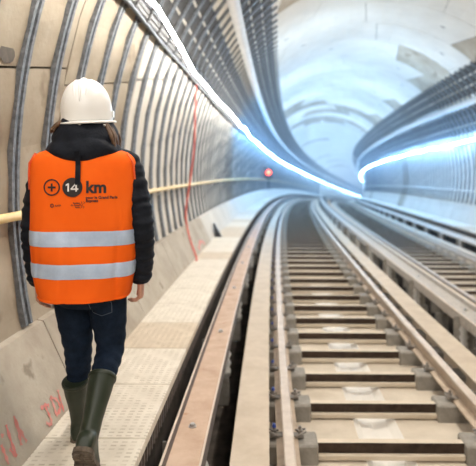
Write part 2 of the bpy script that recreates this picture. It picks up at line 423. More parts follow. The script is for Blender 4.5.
bolt_me = mdata('bolt', join(loft([[(r * math.cos(g * math.pi / 3), r * math.sin(g * math.pi / 3), z) for g in range(6)] for r, z in ((.017, .004), (.017, .017), (.013, .021))]),
        loft([[(.024 * math.cos(g * .5236), .024 * math.sin(g * .5236), z) for g in range(12)] for z in (0, .005)])), M['steel'])
ins = []
for r, z in ((.05, -.36), (.05, -.30), (.035, -.28), (.055, -.24), (.035, -.20), (.055, -.16), (.035, -.12), (.045, -.08), (.045, 0)):
    ins.append([(r * math.cos(g * .6283), r * math.sin(g * .6283), z) for g in range(10)])
ins_me = mdata('insulator', loft(ins), M['insulator'], True)
sup_me = mdata('support_bracket', join(box_data(-.09, .09, -.05, .05, -.62, -.36, .008), box_data(-.16, .06, -.008, .008, -.36, -.02)), M['block'])
def guide_bar(c, z, flip, ms, label, s_first, n, fh=.12):
    """angle bar: flat rusty flange with an upstand on the side away from its rails (flip=1: upstand at -x)"""
    f = flip
    p = [(-.10, .05), (-.086, .05), (-.082, 0), (.09, 0), (.10, -.01), (.10, -fh), (.085, -fh), (.085, -.02), (-.085, -.02), (-.10, -.02)]
    prof = [(c + x * f, z + y) for x, y in p]
    em = [2, 1, 0, 2, 1, 1, 1, 1, 1, 1]
    if f > 0: prof = prof[::-1]; em = [em[(len(p) - 2 - i) % len(p)] for i in range(len(p))]
    o = sweep('guide_bar', prof, S0, S1, None, mats=ms, emat=em); tag(o, label, 'guide bar')
    for i in range(n):
        s = s_first + i * 1.89
        if i < 16: inst('bolt', bolt_me, o, P(s, c + .0 * f, z), (0, 0, heading(s)))
        if s > 1: inst('insulator', ins_me, o, P(s - .1, c + .055 * f, z - .02), (0, 0, heading(s)))
        inst('support_bracket', sup_me, o, P(s - .1, c, z - .02), (0, 0, heading(s)))
    return o
M['rust_orange'] = mat('guide_bar_orange_rust', (.48, .22, .08), (.60, .34, .17), 6, .7)
RUST = [M['rust'], M['bar_dark'], M['bar_edge']]; GREY = [M['bar_grey'], M['bar_grey'], M['bar_edge']]
guide_bar(-.43, .2, 1, RUST, 'rust-brown guide bar with bolt heads between walkway and track', 1.34, 30)
guide_bar(2.175, .2, -1, GREY, 'grey guide bar on white insulators right of the nearer track', 2.16, 30)
guide_bar(-.43 + DX2, .2 + DZ2, 1, [M['rust_orange'], M['bar_dark'], M['rust_orange']], 'rust-edged guide bar left of the far track', 3.0, 25)
guide_bar(2.175 + DX2, .2 + DZ2, -1, [M['cable_grey'], M['bar_edge'], M['bar_edge']], 'pale guide bar on posts beside the far walkway', 8.0, 24, .06)
# second bar on the same posts that closes the space between the two tracks' guide bars
# ------------------------------------------------------------------ twin-block sleepers
blk = join(box_data(-.28, .212, -.105, .105, -.30, -.14, .012))
blkL = mdata('concrete_block', ([Vector((v.x + .155, v.y, v.z)) for v in blk[0]], blk[1]), M['block'])
blkR = mdata('concrete_block', ([Vector((1.59 - v.x, v.y, v.z)) for v in blk[0]], [f[::-1] for f in blk[1]]), M['block'])
tie_me = mdata('tie_bar', box_data(.345, 1.40, -.035, .03, -.226, -.155, .004), M['tie'])
tie_me.materials.append(M['dusty'])          # dust settled on the upper face
for p in tie_me.polygons:
    if p.normal.z > .9: p.material_index = 1
fl_me = mdata('tie_flange', box_data(.345, 1.40, -.065, .04, -.262, -.226, .004), M['dusty'])
def clip_vf(c, sg):
    return join(box_data(c + sg * .045 - .02, c + sg * .045 + .05 * (sg > 0) + .02 * (sg > 0) , -.03, .03, -.127, -.108, .004) if sg > 0 else box_data(c - .115, c - .025, -.03, .03, -.127, -.108, .004),
                frame_tube([(c + sg * .09, 0, -.14), (c + sg * .09, 0, -.055)], .011, 8), frame_tube([(c + sg * .09, 0, -.095), (c + sg * .09, 0, -.078)], .021, 6),
                frame_tube([(c + sg * .06, -.045, -.105), (c + sg * .13, -.02, -.085), (c + sg * .13, .02, -.085), (c + sg * .06, .045, -.105)], .008, 6))
clipI = [mdata('rail_clip', clip_vf(.155, 1), M['clip_steel']), mdata('rail_clip', clip_vf(1.59, -1), M['clip_steel'])]
clipO = [mdata('rail_clip', clip_vf(.155, -1), M['clip_steel']), mdata('rail_clip', clip_vf(1.59, 1), M['clip_steel'])]
nut_me = mdata('blue_nut', frame_tube([(.065, 0, -.062), (.065, 0, -.040)], [.015, .011], 8), M['clip_blue'])
ordn = ['first', 'second', 'third', 'fourth', 'fifth', 'sixth', 'seventh', 'eighth']
def sleeper(s, dx, dz, i, far):
    e = empty('track_sleeper', P(s, dx, dz), heading(s))
    inst('concrete_block', blkL, e, (0, 0, 0)); inst('concrete_block', blkR, e, (0, 0, 0))
    t = inst('tie_bar', tie_me, e, (0, 0, 0)); inst('tie_flange', fl_me, e, (0, 0, 0))
    if s < (24 if not far else 16):
        for cm in clipI + clipO: q_ = inst('rail_clip', cm, e, (0, 0, 0))
        if not far: inst('blue_nut', nut_me, e, (0, 0, 0))
    if far: tag(e, 'twin-block concrete sleeper of the track by the far wall', 'sleeper', 'sleepers of the far track')
    elif 1 <= i <= 8: tag(e, 'twin-block sleeper of the nearer track, %s up from the bottom edge of the photo' % ordn[i - 1], 'sleeper', 'sleepers of the nearer track')
    else: tag(e, 'twin-block sleeper of the nearer track, beyond its eighth sleeper', 'sleeper', 'distant sleepers of the nearer track')
for i in range(1, 150): sleeper(3.15 + .63 * i, 0, 0, i, False)
for i in range(140): sleeper(6.3 + .63 * i, DX2, DZ2, i, True)

# ------------------------------------------------------------------ curved steel ribs on both walls
def rib_vf(a0, a1, r=RR, wd=.044, dp=.034):
    n = int((a1 - a0) / 2.5); rings = []
    for k in range(n + 1):
        a = a0 + (a1 - a0) * k / n
        xi, zi = ring_pt(a, r - dp); xo, zo = ring_pt(a, r - .002)
        xm, zm = ring_pt(a, r - dp + .016)
        # channel with an open slot facing the tunnel
        rings.append([(xo, -wd, zo), (xi, -wd, zi), (xi, -wd * .35, zi), (xm, -wd * .35, zm), (xm, wd * .35, zm), (xi, wd * .35, zi), (xi, wd, zi), (xo, wd, zo)])
    return loft(rings)
ribL = mdata('wall_rib', rib_vf(-11.5, 53), M['galv']); ribR = mdata('wall_rib', rib_vf(180 - 48, 180 + 14), M['galv'])
bL = []
for a, b in ((21.2, 23.9),):
    xi, zi = ring_pt(a, RR - .032); xo, zo = ring_pt(a, RR - .13)
    bL.append(box_data(min(xi, xo), max(xi, xo), -.02, .02, zi - .012, zi + .012))
    x2, z2 = ring_pt(b, RR - .12); bL.append(frame_tube([(xo, 0, zi), (x2, 0, z2)], .011, 6))
brL = mdata('bracket', join(*bL), M['bracket'])
RS = .43
def rib(s, me, label, group, near):
    o = inst('wall_rib', me, None, P(s), (0, 0, heading(s))); tag(o, label, 'rib', group)
    if near: inst('bracket', brL, o, (0, 0, 0))
lab_near = ['galvanised curved steel rib cut by the left edge of the photo', 'galvanised curved steel rib at far left, beside the walker\'s left arm', 'galvanised curved steel rib rising behind the walker\'s left shoulder',
            'galvanised curved steel rib rising directly above the top of the white helmet', 'galvanised curved steel rib rising from behind the right side of the white helmet', 'galvanised curved steel rib just clear of the white helmet on its right']
for i in range(200):
    s = 2.53 + RS * i
    rib(s, ribL, lab_near[i] if i < 6 else 'galvanised curved steel rib on the left wall beyond the walker', None if i < 6 else 'ribs on the left wall', s < 22)
for i in range(100):
    rib(13.0 + RS * i, ribR, 'curved steel rib on the wall beyond the far track', 'ribs on the far wall', False)

# ------------------------------------------------------------------ cable trays, cables, ducts, handrails
def strip(a, dp, wd, th):
    x, z = ring_pt(a, RR - dp); g = R_(180 - a); t = Vector((-math.sin(g), math.cos(g))); n = Vector((math.cos(g), math.sin(g)))
    c = Vector((x, z)); return [tuple(c + t * i * wd / 2 + n * j * th / 2) for i, j in ((-1, -1), (1, -1), (1, 1), (-1, 1))]
def tray(a, wd, label, grp, right=False):
    aa = 180 - a if right else a
    o = sweep('cable_tray', strip(aa, .009, wd, .014), S0, S1 - 10, M['tray']); tag(o, label, 'cable tray', grp)
for i, a in enumerate((26, 29.6, 33.2, 42.5, 46.2, 49.8)):
    tray(a, .20, 'dark cable tray over the walkway, %s one inward from the light rope' % ordn[i], 'cable trays over the walkway')
for i, a in enumerate((21.5, 25.5, 29, 37.5, 41.5, 45.5)):
    tray(a, .22, 'dark cable tray beyond the far track, %s one up from the light rope' % ordn[i], 'cable trays over the far track', True)
x, z = ring_pt(38, RR - .19)
tag(sweep('round_duct', circ(x, z, .085, 12), S0, S1 - 10, M['pipe'], smooth=True), 'pale round duct running among the dark trays over the walkway', 'duct')
x, z = ring_pt(180 - 33.5, RR - .17)
tag(sweep('round_duct', circ(x, z, .085, 12), S0, S1 - 10, M['pipe'], smooth=True), 'pale round duct along the ribbed wall beyond the far track', 'duct')
def wob(a, f, ph):
    return lambda i, s: (a * math.sin(s * f + ph), a * math.cos(s * f * 1.3 + ph))
for j, (a, mm, lb) in enumerate(((21.4, 'cable_black', 'black cable on the brackets under the light rope'), (22.1, 'cable_mid', 'grey cable, lower of two on the bracket row under the light rope'), (22.8, 'cable_mid', 'grey cable running just outside the light rope'), (23.5, 'cable_black', 'black cable running just outside the light rope'))):
    x, z = ring_pt(a, RR - .09)
    tag(sweep('cable', circ(x, z, .024, 6), S0, 150, M[mm], smooth=True, jit=wob(.006, 2.1, j)), lb, 'cable')

rail_l = sweep('handrail', circ(-1.33, 1.49, .025, 10), S0, 160, M['yellow'], smooth=True)
tag(rail_l, 'pale yellow handrail on the wall beside the walkway', 'handrail')
hb_me = mdata('bracket', frame_tube([(0, 0, -.02), (-.02, 0, -.06), (-.13, 0, -.065)], .010, 6), M['steel'])
for i in range(60):
    s = 2.5 + 1.41 * i; inst('bracket', hb_me, rail_l, P(s, -1.33, 1.49), (0, 0, heading(s)))
tag(sweep('handrail', circ(6.13, 1.12, .025, 8), 0, 110, M['cable_grey'], smooth=True), 'pale handrail on the wall beyond the far track', 'handrail')

# light ropes: white near the camera, cool blue-white deeper in
M['rope_white'] = emit('light_rope_white', (1.0, .97, .92), 58)
M['rope_blue'] = emit('light_rope_cool', (.22, .52, 1.0), 150)
def light_rope(a, dp, s_list, label, right):
    aa = 180 - a if right else a
    x, z = ring_pt(aa, RR - dp); rnd = random.Random(11 + right)
    pts = [];
    for i, s in enumerate(s_list):
        k_ = .045 if s < 40 else .03
        pts.append((s, x + rnd.uniform(-k_, k_) * .6, z + rnd.uniform(-k_, k_)))
    e = empty('light_rope', P(s_list[0], x, z)); tag(e, label, 'light rope')
    for nm, lo, hi in (('rope_length', -99, 16), ('rope_length', 16, 999)):
        sel = [p for i, p in enumerate(pts) if (p[0] >= lo and p[0] <= hi) or (lo == 16 and i + 1 < len(pts) and pts[i + 1][0] >= lo and p[0] < lo)]
        if len(sel) < 2: continue
        v, f = frame_tube([P(*p) - e.location for p in sel], .019, 6)
        mesh(nm, v, f, M['rope_white' if lo < 0 else 'rope_blue'], e, True)
sl = [-5 + 1.15 * i for i in range(30)] + [30 + 2.4 * i for i in range(56)]
light_rope(21.5, .29, sl, 'glowing white light rope along the left wall above the walkway', False)
light_rope(16.0, .22, [6 + 1.3 * i for i in range(20)] + [33 + 2.4 * i for i in range(30)], 'glowing white light rope along the wall beyond the far track', True)

# red cable that drops from the light rope to the walkway
pts = [P(8.0, -1.06, 3.02), P(8.0, -1.08, 2.6), P(8.05, -1.10, 2.1), P(8.05, -1.16, 1.6), P(8.0, -1.22, 1.1), P(8.0, -1.17, .75), P(7.9, -1.05, .46), P(7.7, -1.02, .445)]
v, f = frame_tube(catmull(pts, 5), .013, 8)
tag(mesh('hanging_cable', v, f, M['cable_red'], None, True), 'red cable hanging from the light rope down to the walkway', 'cable')
# black wedge lying against the kerb
bw = empty('door_wedge', P(10.6, -1.0, .43), heading(10.6)); tag(bw, 'small black wedge standing against the kerb on the walkway', 'wedge')
mesh('wedge_body', [(-.07, -.06, 0), (.06, -.05, 0), (.05, .05, 0), (-.07, .05, 0), (-.12, -.05, .26), (-.09, -.045, .27), (-.09, .04, .27), (-.12, .045, .26)],
     [[3, 2, 1, 0], [4, 5, 6, 7], [0, 1, 5, 4], [1, 2, 6, 5], [2, 3, 7, 6], [3, 0, 4, 7]], M['cable_black'], bw)
# red signal
sg = empty('signal_lamp', P(33, -1.08, 1.2), heading(33)); tag(sg, 'small tunnel signal glowing red on the left wall far ahead', 'signal')
mesh('housing', *join(box_data(-.22, .22, -.05, .16, .30, 1.0, .03), box_data(-.24, -.22, -.16, -.05, .28, 1.02), box_data(.22, .24, -.16, -.05, .28, 1.02)), M['bracket'], sg)
mesh('mast', *join(frame_tube([(0, .05, -.35), (0, .05, .36)], .045, 8), box_data(-.16, .03, .02, .08, .0, .06)), M['bracket'], sg)
mesh('red_lens', *loft([[(r * math.cos(i * .5236), y, .72 + r * math.sin(i * .5236)) for i in range(12)] for r, y in ((.14, -.045), (.14, -.07), (.08, -.10))]), emit('signal_red', (1, .07, .04), 14), sg, True)
mesh('dark_lens', *loft([[(.08 * math.cos(i * .5236), y, .45 + .08 * math.sin(i * .5236)) for i in range(12)] for y in (-.045, -.07)]), M['tray'], sg)

# ------------------------------------------------------------------ the walker, seen from behind
M['vest'] = mat('vest_orange', (.92, .125, .008), (.97, .15, .012), 5, .75, bump=.12, bscale=25)
M['vest_edge'] = mat('vest_binding', (.80, .10, .02), (.85, .13, .03), 8, .7)
M['reflect'] = mat('reflective_tape', (.44, .56, .76), (.58, .70, .90), 16, .35, .15, bump=.1, bscale=50)
M['ink'] = mat('print_black', (.018, .014, .014), (.026, .02, .02), 10, .7)
M['ink_white'] = mat('print_white', (.80, .76, .74), (.86, .82, .8), 10, .7)
M['jacket'] = mat('jacket_navy', (.007, .009, .014), (.014, .017, .025), 18, .6, bump=.4, bscale=40)
M['jeans'] = mat('jeans_denim', (.005, .011, .024), (.012, .022, .044), 22, .85, bump=.25, bscale=120)
M['stitch'] = mat('jeans_stitch', (.05, .07, .10), (.07, .09, .12), 22, .85)
M['boot'] = mat('boot_green', (.011, .019, .010), (.020, .029, .016), 9, .45, spots=((.045, .042, .03), 9, .70))
M['sole'] = mat('boot_sole_muddy', (.05, .038, .028), (.16, .125, .095), 26, .9, bump=.5, bscale=60)
M['skin'] = mat('skin', (.50, .25, .17), (.58, .31, .22), 12, .55)
M['helmet'] = mat('helmet_white', (.80, .79, .77), (.86, .85, .83), 5, .32)
M['hair'] = mat('hair_brown', (.07, .035, .018), (.15, .08, .04), 30, .55, stretch=(8, 8, .6))
M['snap'] = mat('snap_metal', (.5, .48, .45), (.6, .58, .55), 8, .35, .8)

for k_ in ('jacket', 'jeans', 'vest'): M[k_].node_tree.nodes['Principled BSDF'].inputs['Specular IOR Level'].default_value = .12
TURN = R_(6)
person = empty('person', P(2.52, -.818, .43), TURN)
tag(person, 'person seen from behind in white helmet, orange safety vest, jeans and green rubber boots', 'person')
INV = Matrix.Rotation(-TURN, 3, 'Z')
def U(x, y, z): return INV @ Vector((x, y, z))              # a point given along the tunnel's own axes
def remesh(o, vox, it=6, fac=.5):
    md = o.modifiers.new('remesh', 'REMESH'); md.mode = 'VOXEL'; md.voxel_size = vox; md.use_smooth_shade = True
    sm = o.modifiers.new('smooth', 'SMOOTH'); sm.iterations = it; sm.factor = fac
def ell(cx, cy, z, rx, ry, n=24, e=2.0):
    out = []
    for k in range(n):
        g = 2 * math.pi * k / n; c_, s_ = math.cos(g), math.sin(g)
        out.append((cx + rx * math.copysign(abs(c_) ** (2 / e), c_), cy + ry * math.copysign(abs(s_) ** (2 / e), s_), z))
    return out
def lim(pts, rad, n=12, m=4):
    pp = catmull(pts, m); rr = []
    for i in range(len(pp)):
        t = i / m; a = min(int(t), len(rad) - 2); u = t - a; rr.append(rad[a] * (1 - u) + rad[a + 1] * u)
    return frame_tube(pp, rr, n)

# joints
hipL, kneeL, ankL = U(-.085, .0, .82), U(-.075, .07, .46), U(-.083, .12, .10)
hipR, kneeR, ankR = U(.080, .0, .82), U(.092, .03, .475), U(.088, -.27, .205)
shL, elL, wrL = Vector((-.190, .01, 1.33)), Vector((-.240, .005, 1.04)), Vector((-.240, .055, .785))
shR, elR, wrR = Vector((.178, 0, 1.335)), Vector((.240, -.03, 1.05)), Vector((.234, .035, .79))

def hand(wr, side, curl):
    """relaxed hand hanging from the wrist; palm to the thigh, thumb to the front"""
    nn = Vector((-side, 0, 0)); dn = Vector((0, .05, -1)).normalized(); fr = Vector((0, 1, .05)).normalized()
    parts = []
    pal = []
    for t, wy, wx in ((-.02, .026, .021), (.01, .031, .018), (.04, .040, .016), (.07, .042, .015), (.09, .039, .012)):
        c = wr + dn * t; pal.append([c + fr * (wy * math.cos(g * .5236)) + nn * (wx * math.sin(g * .5236)) for g in range(12)])
    parts.append(loft(pal))
    for y, ln, a0 in ((.029, .072, .22), (.010, .080, .27), (-.010, .074, .32), (-.028, .058, .38)):
        p = wr + dn * .078 + fr * y; pts = [p - dn * .02]; ang = 0.0
        for j, fr_ in enumerate((.45, .32, .23)):
            pts.append(p.copy()); ang += (a0 + curl) * (1.0, 1.35, 1.1)[j]
            p = p + (dn * math.cos(ang) + nn * math.sin(ang)) * ln * fr_
        pts.append(p); parts.append(frame_tube(pts, [.0085, .0090, .0082, .0076, .0062], 8))
    p = wr + dn * .02 + fr * .022
    parts.append(frame_tube([p, p + dn * .025 + fr * .022 + nn * .008, p + dn * .052 + fr * .028 + nn * .016, p + dn * .074 + fr * .022 + nn * .022], [.011, .0115, .0095, .0075], 8))
    return parts
head_c = Vector((-.008, .012, 1.575))
def head():
    rings = []
    for z, rx, ry, cy in ((-.125, .028, .030, .045), (-.112, .044, .052, .035), (-.08, .058, .074, .016), (-.04, .066, .084, .008), (0, .072, .092, 0), (.04, .074, .095, -.002), (.08, .066, .084, -.004), (.105, .044, .058, -.004), (.118, .016, .02, -.004)):
        rings.append(ell(head_c.x, head_c.y + cy, head_c.z + z, rx, ry, 20))
    hx, hy, hz = head_c
    nose = frame_tube([(hx, hy + .086, hz + .02), (hx, hy + .104, hz - .012), (hx, hy + .112, hz - .032), (hx, hy + .09, hz - .042)], [.008, .011, .014, .009], 8)
    lips = [frame_tube([(hx - .024, hy + .078, z), (hx, hy + .094, z + .002), (hx + .024, hy + .078, z)], [.004, .007, .004], 6) for z in (hz - .062, hz - .073)]
    brows = [frame_tube([(hx + q * .014, hy + .09, hz + .028), (hx + q * .045, hy + .076, hz + .028)], .006, 6) for q in (-1, 1)]
    ears = [frame_tube([(hx + q * .070, hy - .004, hz - .03), (hx + q * .078, hy - .012, hz), (hx + q * .074, hy - .004, hz + .028)], [.008, .014, .008], 8) for q in (-1, 1)]
    return [loft(rings), nose] + lips + brows + ears
def torso(dr=0.0):
    rr = []
    for z, rx, ry in ((.74, .10, .09), (.80, .160, .115), (.90, .165, .115), (1.02, .140, .105), (1.14, .155, .112), (1.26, .175, .115), (1.34, .165, .095), (1.39, .10, .07), (1.42, .055, .055)):
        rr.append(ell(-.008, 0, z, rx + dr, ry + dr, 24))
    return loft(rr)
parts = head() + [torso(-.01), frame_tube([(-.008, 0, 1.36), (-.008, .005, 1.44), (-.008, .012, 1.52)], [.056, .052, .05], 14)]
for a, b_, c_, sd in ((shL, elL, wrL, -1), (shR, elR, wrR, 1)):
    parts.append(lim([a + Vector((-sd * .06, 0, .0)), a, b_, c_], [.05, .046, .036, .024]))
    parts += hand(c_, sd, .12 if sd < 0 else .35)
for h, kn, an in ((hipL, kneeL, ankL), (hipR, kneeR, ankR)):
    parts.append(lim([h, kn, an], [.07, .046, .034]))
body = mesh('body', *join(*parts), M['skin'], person, True); remesh(body, .0042, 3)
for q in (-1, 1):
    hx, hy, hz = head_c
    eye = mesh('eye', *loft([[(hx + q * .031 + r * math.cos(g * .6283), hy + .081 + yy, hz + .006 + r * .7 * math.sin(g * .6283)) for g in range(10)] for r, yy in ((.013, 0), (.012, .005), (.006, .0075))]), M['ink_white'], body, True)
# jacket: trunk, padded sleeves and bulky collar
tj = mesh('jacket', *torso(.02), M['jacket'], person, True)
def sleeve(a, b_, c_, sd):
    pp = catmull([a + Vector((-sd * .07, 0, .01)), a, (a + b_) / 2 + Vector((sd * .012, -.012, 0)), b_ + Vector((sd * .004, -.01, 0)), (b_ + c_) / 2 + Vector((sd * .006, 0, 0)), c_ + Vector((0, 0, .0))], 14)
    rad = []
    n = len(pp)
    for i, p in enumerate(pp):
        t = i / (n - 1)
        base = .066 - .008 * t - (.006 * max(0, (t - .85) / .15))
        q = .5 + .5 * math.cos(2 * math.pi * t * 13)
        rad.append(base - .007 * q ** 3 + .003 * math.sin(i * 1.9))
    v, f = frame_tube(pp, rad, 18)
    rnd = random.Random(3)
    v = [p + Vector((rnd.uniform(-.002, .002), rnd.uniform(-.002, .002), rnd.uniform(-.002, .002))) for p in v]
    o = mesh('sleeve', v, f, M['jacket'], tj, True)
    sb = o.modifiers.new('sub', 'SUBSURF'); sb.levels = 1; sb.render_levels = 1
    cu = frame_tube([c_ + Vector((0, -.002, .02)), c_ + Vector((0, 0, -.004)), c_ + Vector((0, .002, -.012))], [.050, .047, .040], 16)
    mesh('cuff', *cu, M['jacket'], o, True)
sleeve(shL, elL, wrL, -1); sleeve(shR, elR, wrR, 1)
cr = []
for z, rx, ry, cy in ((1.33, .150, .120, 0), (1.36, .172, .150, -.012), (1.385, .176, .160, -.016), (1.41, .168, .156, -.016), (1.43, .158, .148, -.014), (1.442, .146, .138, -.012), (1.455, .152, .140, -.012),
                      (1.48, .146, .136, -.010), (1.51, .130, .126, -.006), (1.535, .114, .116, -.002), (1.548, .102, .106, 0), (1.548, .092, .097, 0), (1.52, .086, .09, 0), (1.46, .08, .085, 0)):
    r = ell(-.010, cy, z, rx, ry, 40, 2.2)
    cr.append([(x * (1 + .028 * math.sin(k * .9 + z * 60)), y * (1 + .025 * math.sin(k * .62 + z * 44)), zz + .010 * math.sin(k * .47 + z * 30)) for k, (x, y, zz) in enumerate(r)])
collar = mesh('collar', *loft(cr, True, False), M['jacket'], tj, True)
sb = collar.modifiers.new('sub', 'SUBSURF'); sb.levels = 1; sb.render_levels = 1
for px in (-.085, -.012, .088):
    yb = -.006 - .126 * math.sqrt(max(0, 1 - (px / .13) ** 2))
    mesh('snap', *frame_tube([(px, yb + .006, 1.512), (px, yb - .007, 1.512)], [.0055, .005], 8), M['snap'], collar, True)

# vest
VT = [(.728, .200, .172), (.76, .210, .172), (.85, .230, .171), (.95, .238, .170), (1.05, .239, .168), (1.15, .236, .167), (1.25, .237, .165), (1.31, .238, .160), (1.345, .236, .155), (1.368, .228, .148), (1.388, .205, .132), (1.410, .14, .10)]
VE, VCX = 2.9, -.014
def v_wd(z):
    for (z0, w0, d0), (z1, w1, d1) in zip(VT, VT[1:]):
        if z <= z1:
            t = max(0, (z - z0) / (z1 - z0)); return w0 + (w1 - w0) * t, d0 + (d1 - d0) * t
    return VT[-1][1], VT[-1][2]
def fold(x, z):
    lowr = max(0, min(1, (1.22 - z) / .4))
    f_ = .008 * lowr * math.sin(19 * x + 7 * z) + .004 * lowr * math.sin(41 * x - 14 * z + 1)
    for gx, dp in ((-.064, .010), (.150, .010), (-.19, .008), (.06, .004)):
        f_ += dp * lowr * math.exp(-((x - gx - .05 * (z - .95)) / .010) ** 2)
    f_ += .005 * math.sin(26 * z + 12 * x) * lowr
    return f_
def v_back(x, z, off=0.0):
    wd, dp = v_wd(z); q = min(.999, abs((x - VCX) / wd))
    return -dp * (1 - q ** VE) ** (1 / VE) + fold(x, z) - off
def v_ring(z, grow=0.0, n=120):
    wd, dp = v_wd(z); out = []
    for k in range(n):
        g = 2 * math.pi * k / n; c_, s_ = math.cos(g), math.sin(g)
        x = VCX + (wd + grow) * math.copysign(abs(c_) ** (2 / VE), c_); y = (dp + grow) * math.copysign(abs(s_) ** (2 / VE), s_)
        out.append((x, y + fold(x, z) * (1 if y < 0 else -1) * min(1, abs(y) / .05), z))
    return out
zs = [.728 + i * .0125 for i in range(56)]
vest = mesh('safety_vest', *loft([v_ring(z) for z in zs if z <= 1.416], False, True), M['vest'], person, True)
so = vest.modifiers.new('thick', 'SOLIDIFY'); so.thickness = .004; so.offset = -1
mesh('hem', *loft([v_ring(z, g) for z, g in ((.727, .001), (.729, .0035), (.738, .0035), (.740, .001))], False, False), M['vest_edge'] if False else M['vest'], vest, True)
for z0, z1 in ((.974, 1.040), (.832, .897)):
    b_ = mesh('reflective_band', *loft([v_ring(z0 + (z1 - z0) * i / 5, .0028 if 0 < i < 5 else .0015) for i in range(6)], False, False), M['reflect'], vest, True)
    b_['label'] = 'silver reflective band'
# arm-hole binding on the right shoulder
for sd in (1, -1):
    pts = []
    for i in range(15):
        g = math.pi * (i / 14); z = 1.385 - .20 * math.sin(g) ; y = .085 * math.cos(g)
        wd, _ = v_wd(z); pts.append((VCX + sd * (wd * (1 - min(.999, abs(y) / .165) ** VE) ** (1 / VE) + .003), y, z))
    mesh('armhole_binding', *frame_tube(pts, .005, 6), M['vest_edge'], vest, True)

# print on the back of the vest
def decal(name, v2, faces, m, off=.0045, label=None):
    o = mesh(name, [(x, v_back(x, z, off), z) for x, z in v2], faces, m, vest)
    if label: o['label'] = label
    return o
def text2d(body_, x, z, size, bold=0.0, align='LEFT', xs=1.0):
    cu = bpy.data.curves.new('tmp', 'FONT'); cu.body = body_; cu.size = size; cu.align_x = align; cu.offset = bold; cu.resolution_u = 3
    ob = bpy.data.objects.new('tmp', cu); C.objects.link(ob)
    dg = bpy.context.evaluated_depsgraph_get(); me = bpy.data.meshes.new_from_object(ob.evaluated_get(dg))
    v = [(x + q.co.x * xs, z + q.co.y) for q in me.vertices]; f = [list(p.vertices) for p in me.polygons]
    bpy.data.objects.remove(ob); bpy.data.curves.remove(cu); bpy.data.meshes.remove(me)
    return v, f
def annulus(cx, cz, r0, r1, n=40):
    v = [(cx + r * math.cos(2 * math.pi * k / n), cz + r * math.sin(2 * math.pi * k / n)) for r in (r0, r1) for k in range(n)]
    return v, [[k, (k + 1) % n, n + (k + 1) % n, n + k] for k in range(n)]
def disc(cx, cz, r, n=40):
    v, f = [(cx, cz)], []
    for j in (1, 2, 3):
        v += [(cx + r * j / 3 * math.cos(2 * math.pi * k / n), cz + r * j / 3 * math.sin(2 * math.pi * k / n)) for k in range(n)]
    f += [[0, 1 + k, 1 + (k + 1) % n] for k in range(n)]
    for j in range(2): f += [[1 + j * n + k, 1 + (j + 1) * n + k, 1 + (j + 1) * n + (k + 1) % n, 1 + j * n + (k + 1) % n] for k in range(n)]
    return v, f
def rect(cx, cz, hw, hh): return [(cx - hw, cz - hh), (cx + hw, cz - hh), (cx + hw, cz + hh), (cx - hw, cz + hh)], [[0, 1, 2, 3]]
def num14(cx, cz):
    one = [(-.0205, -.018), (-.0135, -.018), (-.0135, .018), (-.0195, .018), (-.0275, .0125), (-.0275, .0055), (-.0205, .0105)]
    v1 = [(cx + x, cz + z) for x, z in one]; f1 = [[0, 1, 2, 6], [2, 3, 4, 6], [4, 5, 6]]
    bars = [rect(cx + .0165, cz, .0035, .018), rect(cx + .0095, cz - .0075, .0165, .0033)]
    dg = ([(cx + .013, cz + .018), (cx + .020, cz + .018), (cx - .0005, cz - .0055), (cx - .007, cz - .0055)], [[0, 1, 2, 3]])
    return join((v1, f1), *bars, dg)
CZP = 1.234
XA, XB, XK = -.124, -.035, .021
decal('printed_plus', *join(annulus(XA, CZP, .0305, .0365), rect(XA, CZP, .0175, .0042), rect(XA, CZP, .0042, .0175)), M['ink'], label='black plus sign in a ring')
decal('printed_disc', *disc(XB, CZP, .0425), M['ink'])
decal('printed_number', *num14(XB, CZP), M['ink_white'], .0075, 'white number 14 on a black disc')
decal('printed_letters', *text2d('km', XK, CZP - .023, .072, .0024, 'LEFT', .98), M['ink'], label='black letters km')
decal('printed_letters', *join(text2d('pour le Grand Paris', XK + .001, CZP - .050, .0165, .0006), text2d('Express', XK + .001, CZP - .064, .0165, .0006)), M['ink'], label='small black lines pour le Grand Paris Express')
sq = []
for i in range(9):
    g = i * .75; sq.append((.052 - .05 + .004 * math.sin(g * 1.7), CZP - .062 - .0036 * i))
def ribbon(pts, wd):
    v, f = [], []
    for i, p in enumerate(pts):
        v += [(p[0] - wd, p[1]), (p[0] + wd, p[1])]
        if i: f.append([2 * i - 2, 2 * i - 1, 2 * i + 1, 2 * i])
    return v, f
decal('printed_emblem', *join(annulus(-.122, CZP - .0795, .0055, .0085, 20), ribbon([(-.120, CZP - .072), (-.123, CZP - .078), (-.121, CZP - .081), (-.124, CZP - .087)], .001), text2d('RATP', -.109, CZP - .083, .0105, .0003)), M['ink'], label='tiny round emblem with lettering')
decal('printed_emblem', *join(text2d('Société', .000 - .004, CZP - .072, .0098, .0003, 'RIGHT'), text2d('du Grand', -.004, CZP - .081, .0098, .0003, 'RIGHT'), text2d('Paris', -.004, CZP - .090, .0098, .0003, 'RIGHT'), ribbon(sq, .0011), ribbon([(x + .009 + .003 * math.sin(i), z) for i, (x, z) in enumerate(sq)], .0011)), M['ink'], label='tiny three-line lettering with a squiggle outline')
# hood strap hanging over the vest
st = [(-.012, z) for z in (1.39, 1.36, 1.33, 1.30, 1.27, 1.245)]
sv, sf = [], []
for x, z in st:
    yb = v_back(x, min(z, 1.36), .006) - (.028 if z > 1.37 else .012 if z > 1.34 else 0)
    for dx, dy in ((-.011, 0), (.011, 0), (.011, -.004), (-.011, -.004)): sv.append((x + dx, yb + dy, z))
for i in range(len(st) - 1):
    for k in range(4): sf.append([i * 4 + k, i * 4 + (k + 1) % 4, i * 4 + 4 + (k + 1) % 4, i * 4 + 4 + k])
sf.append([20, 21, 22, 23])
mesh('hood_strap', sv, sf, M['jacket'], tj)

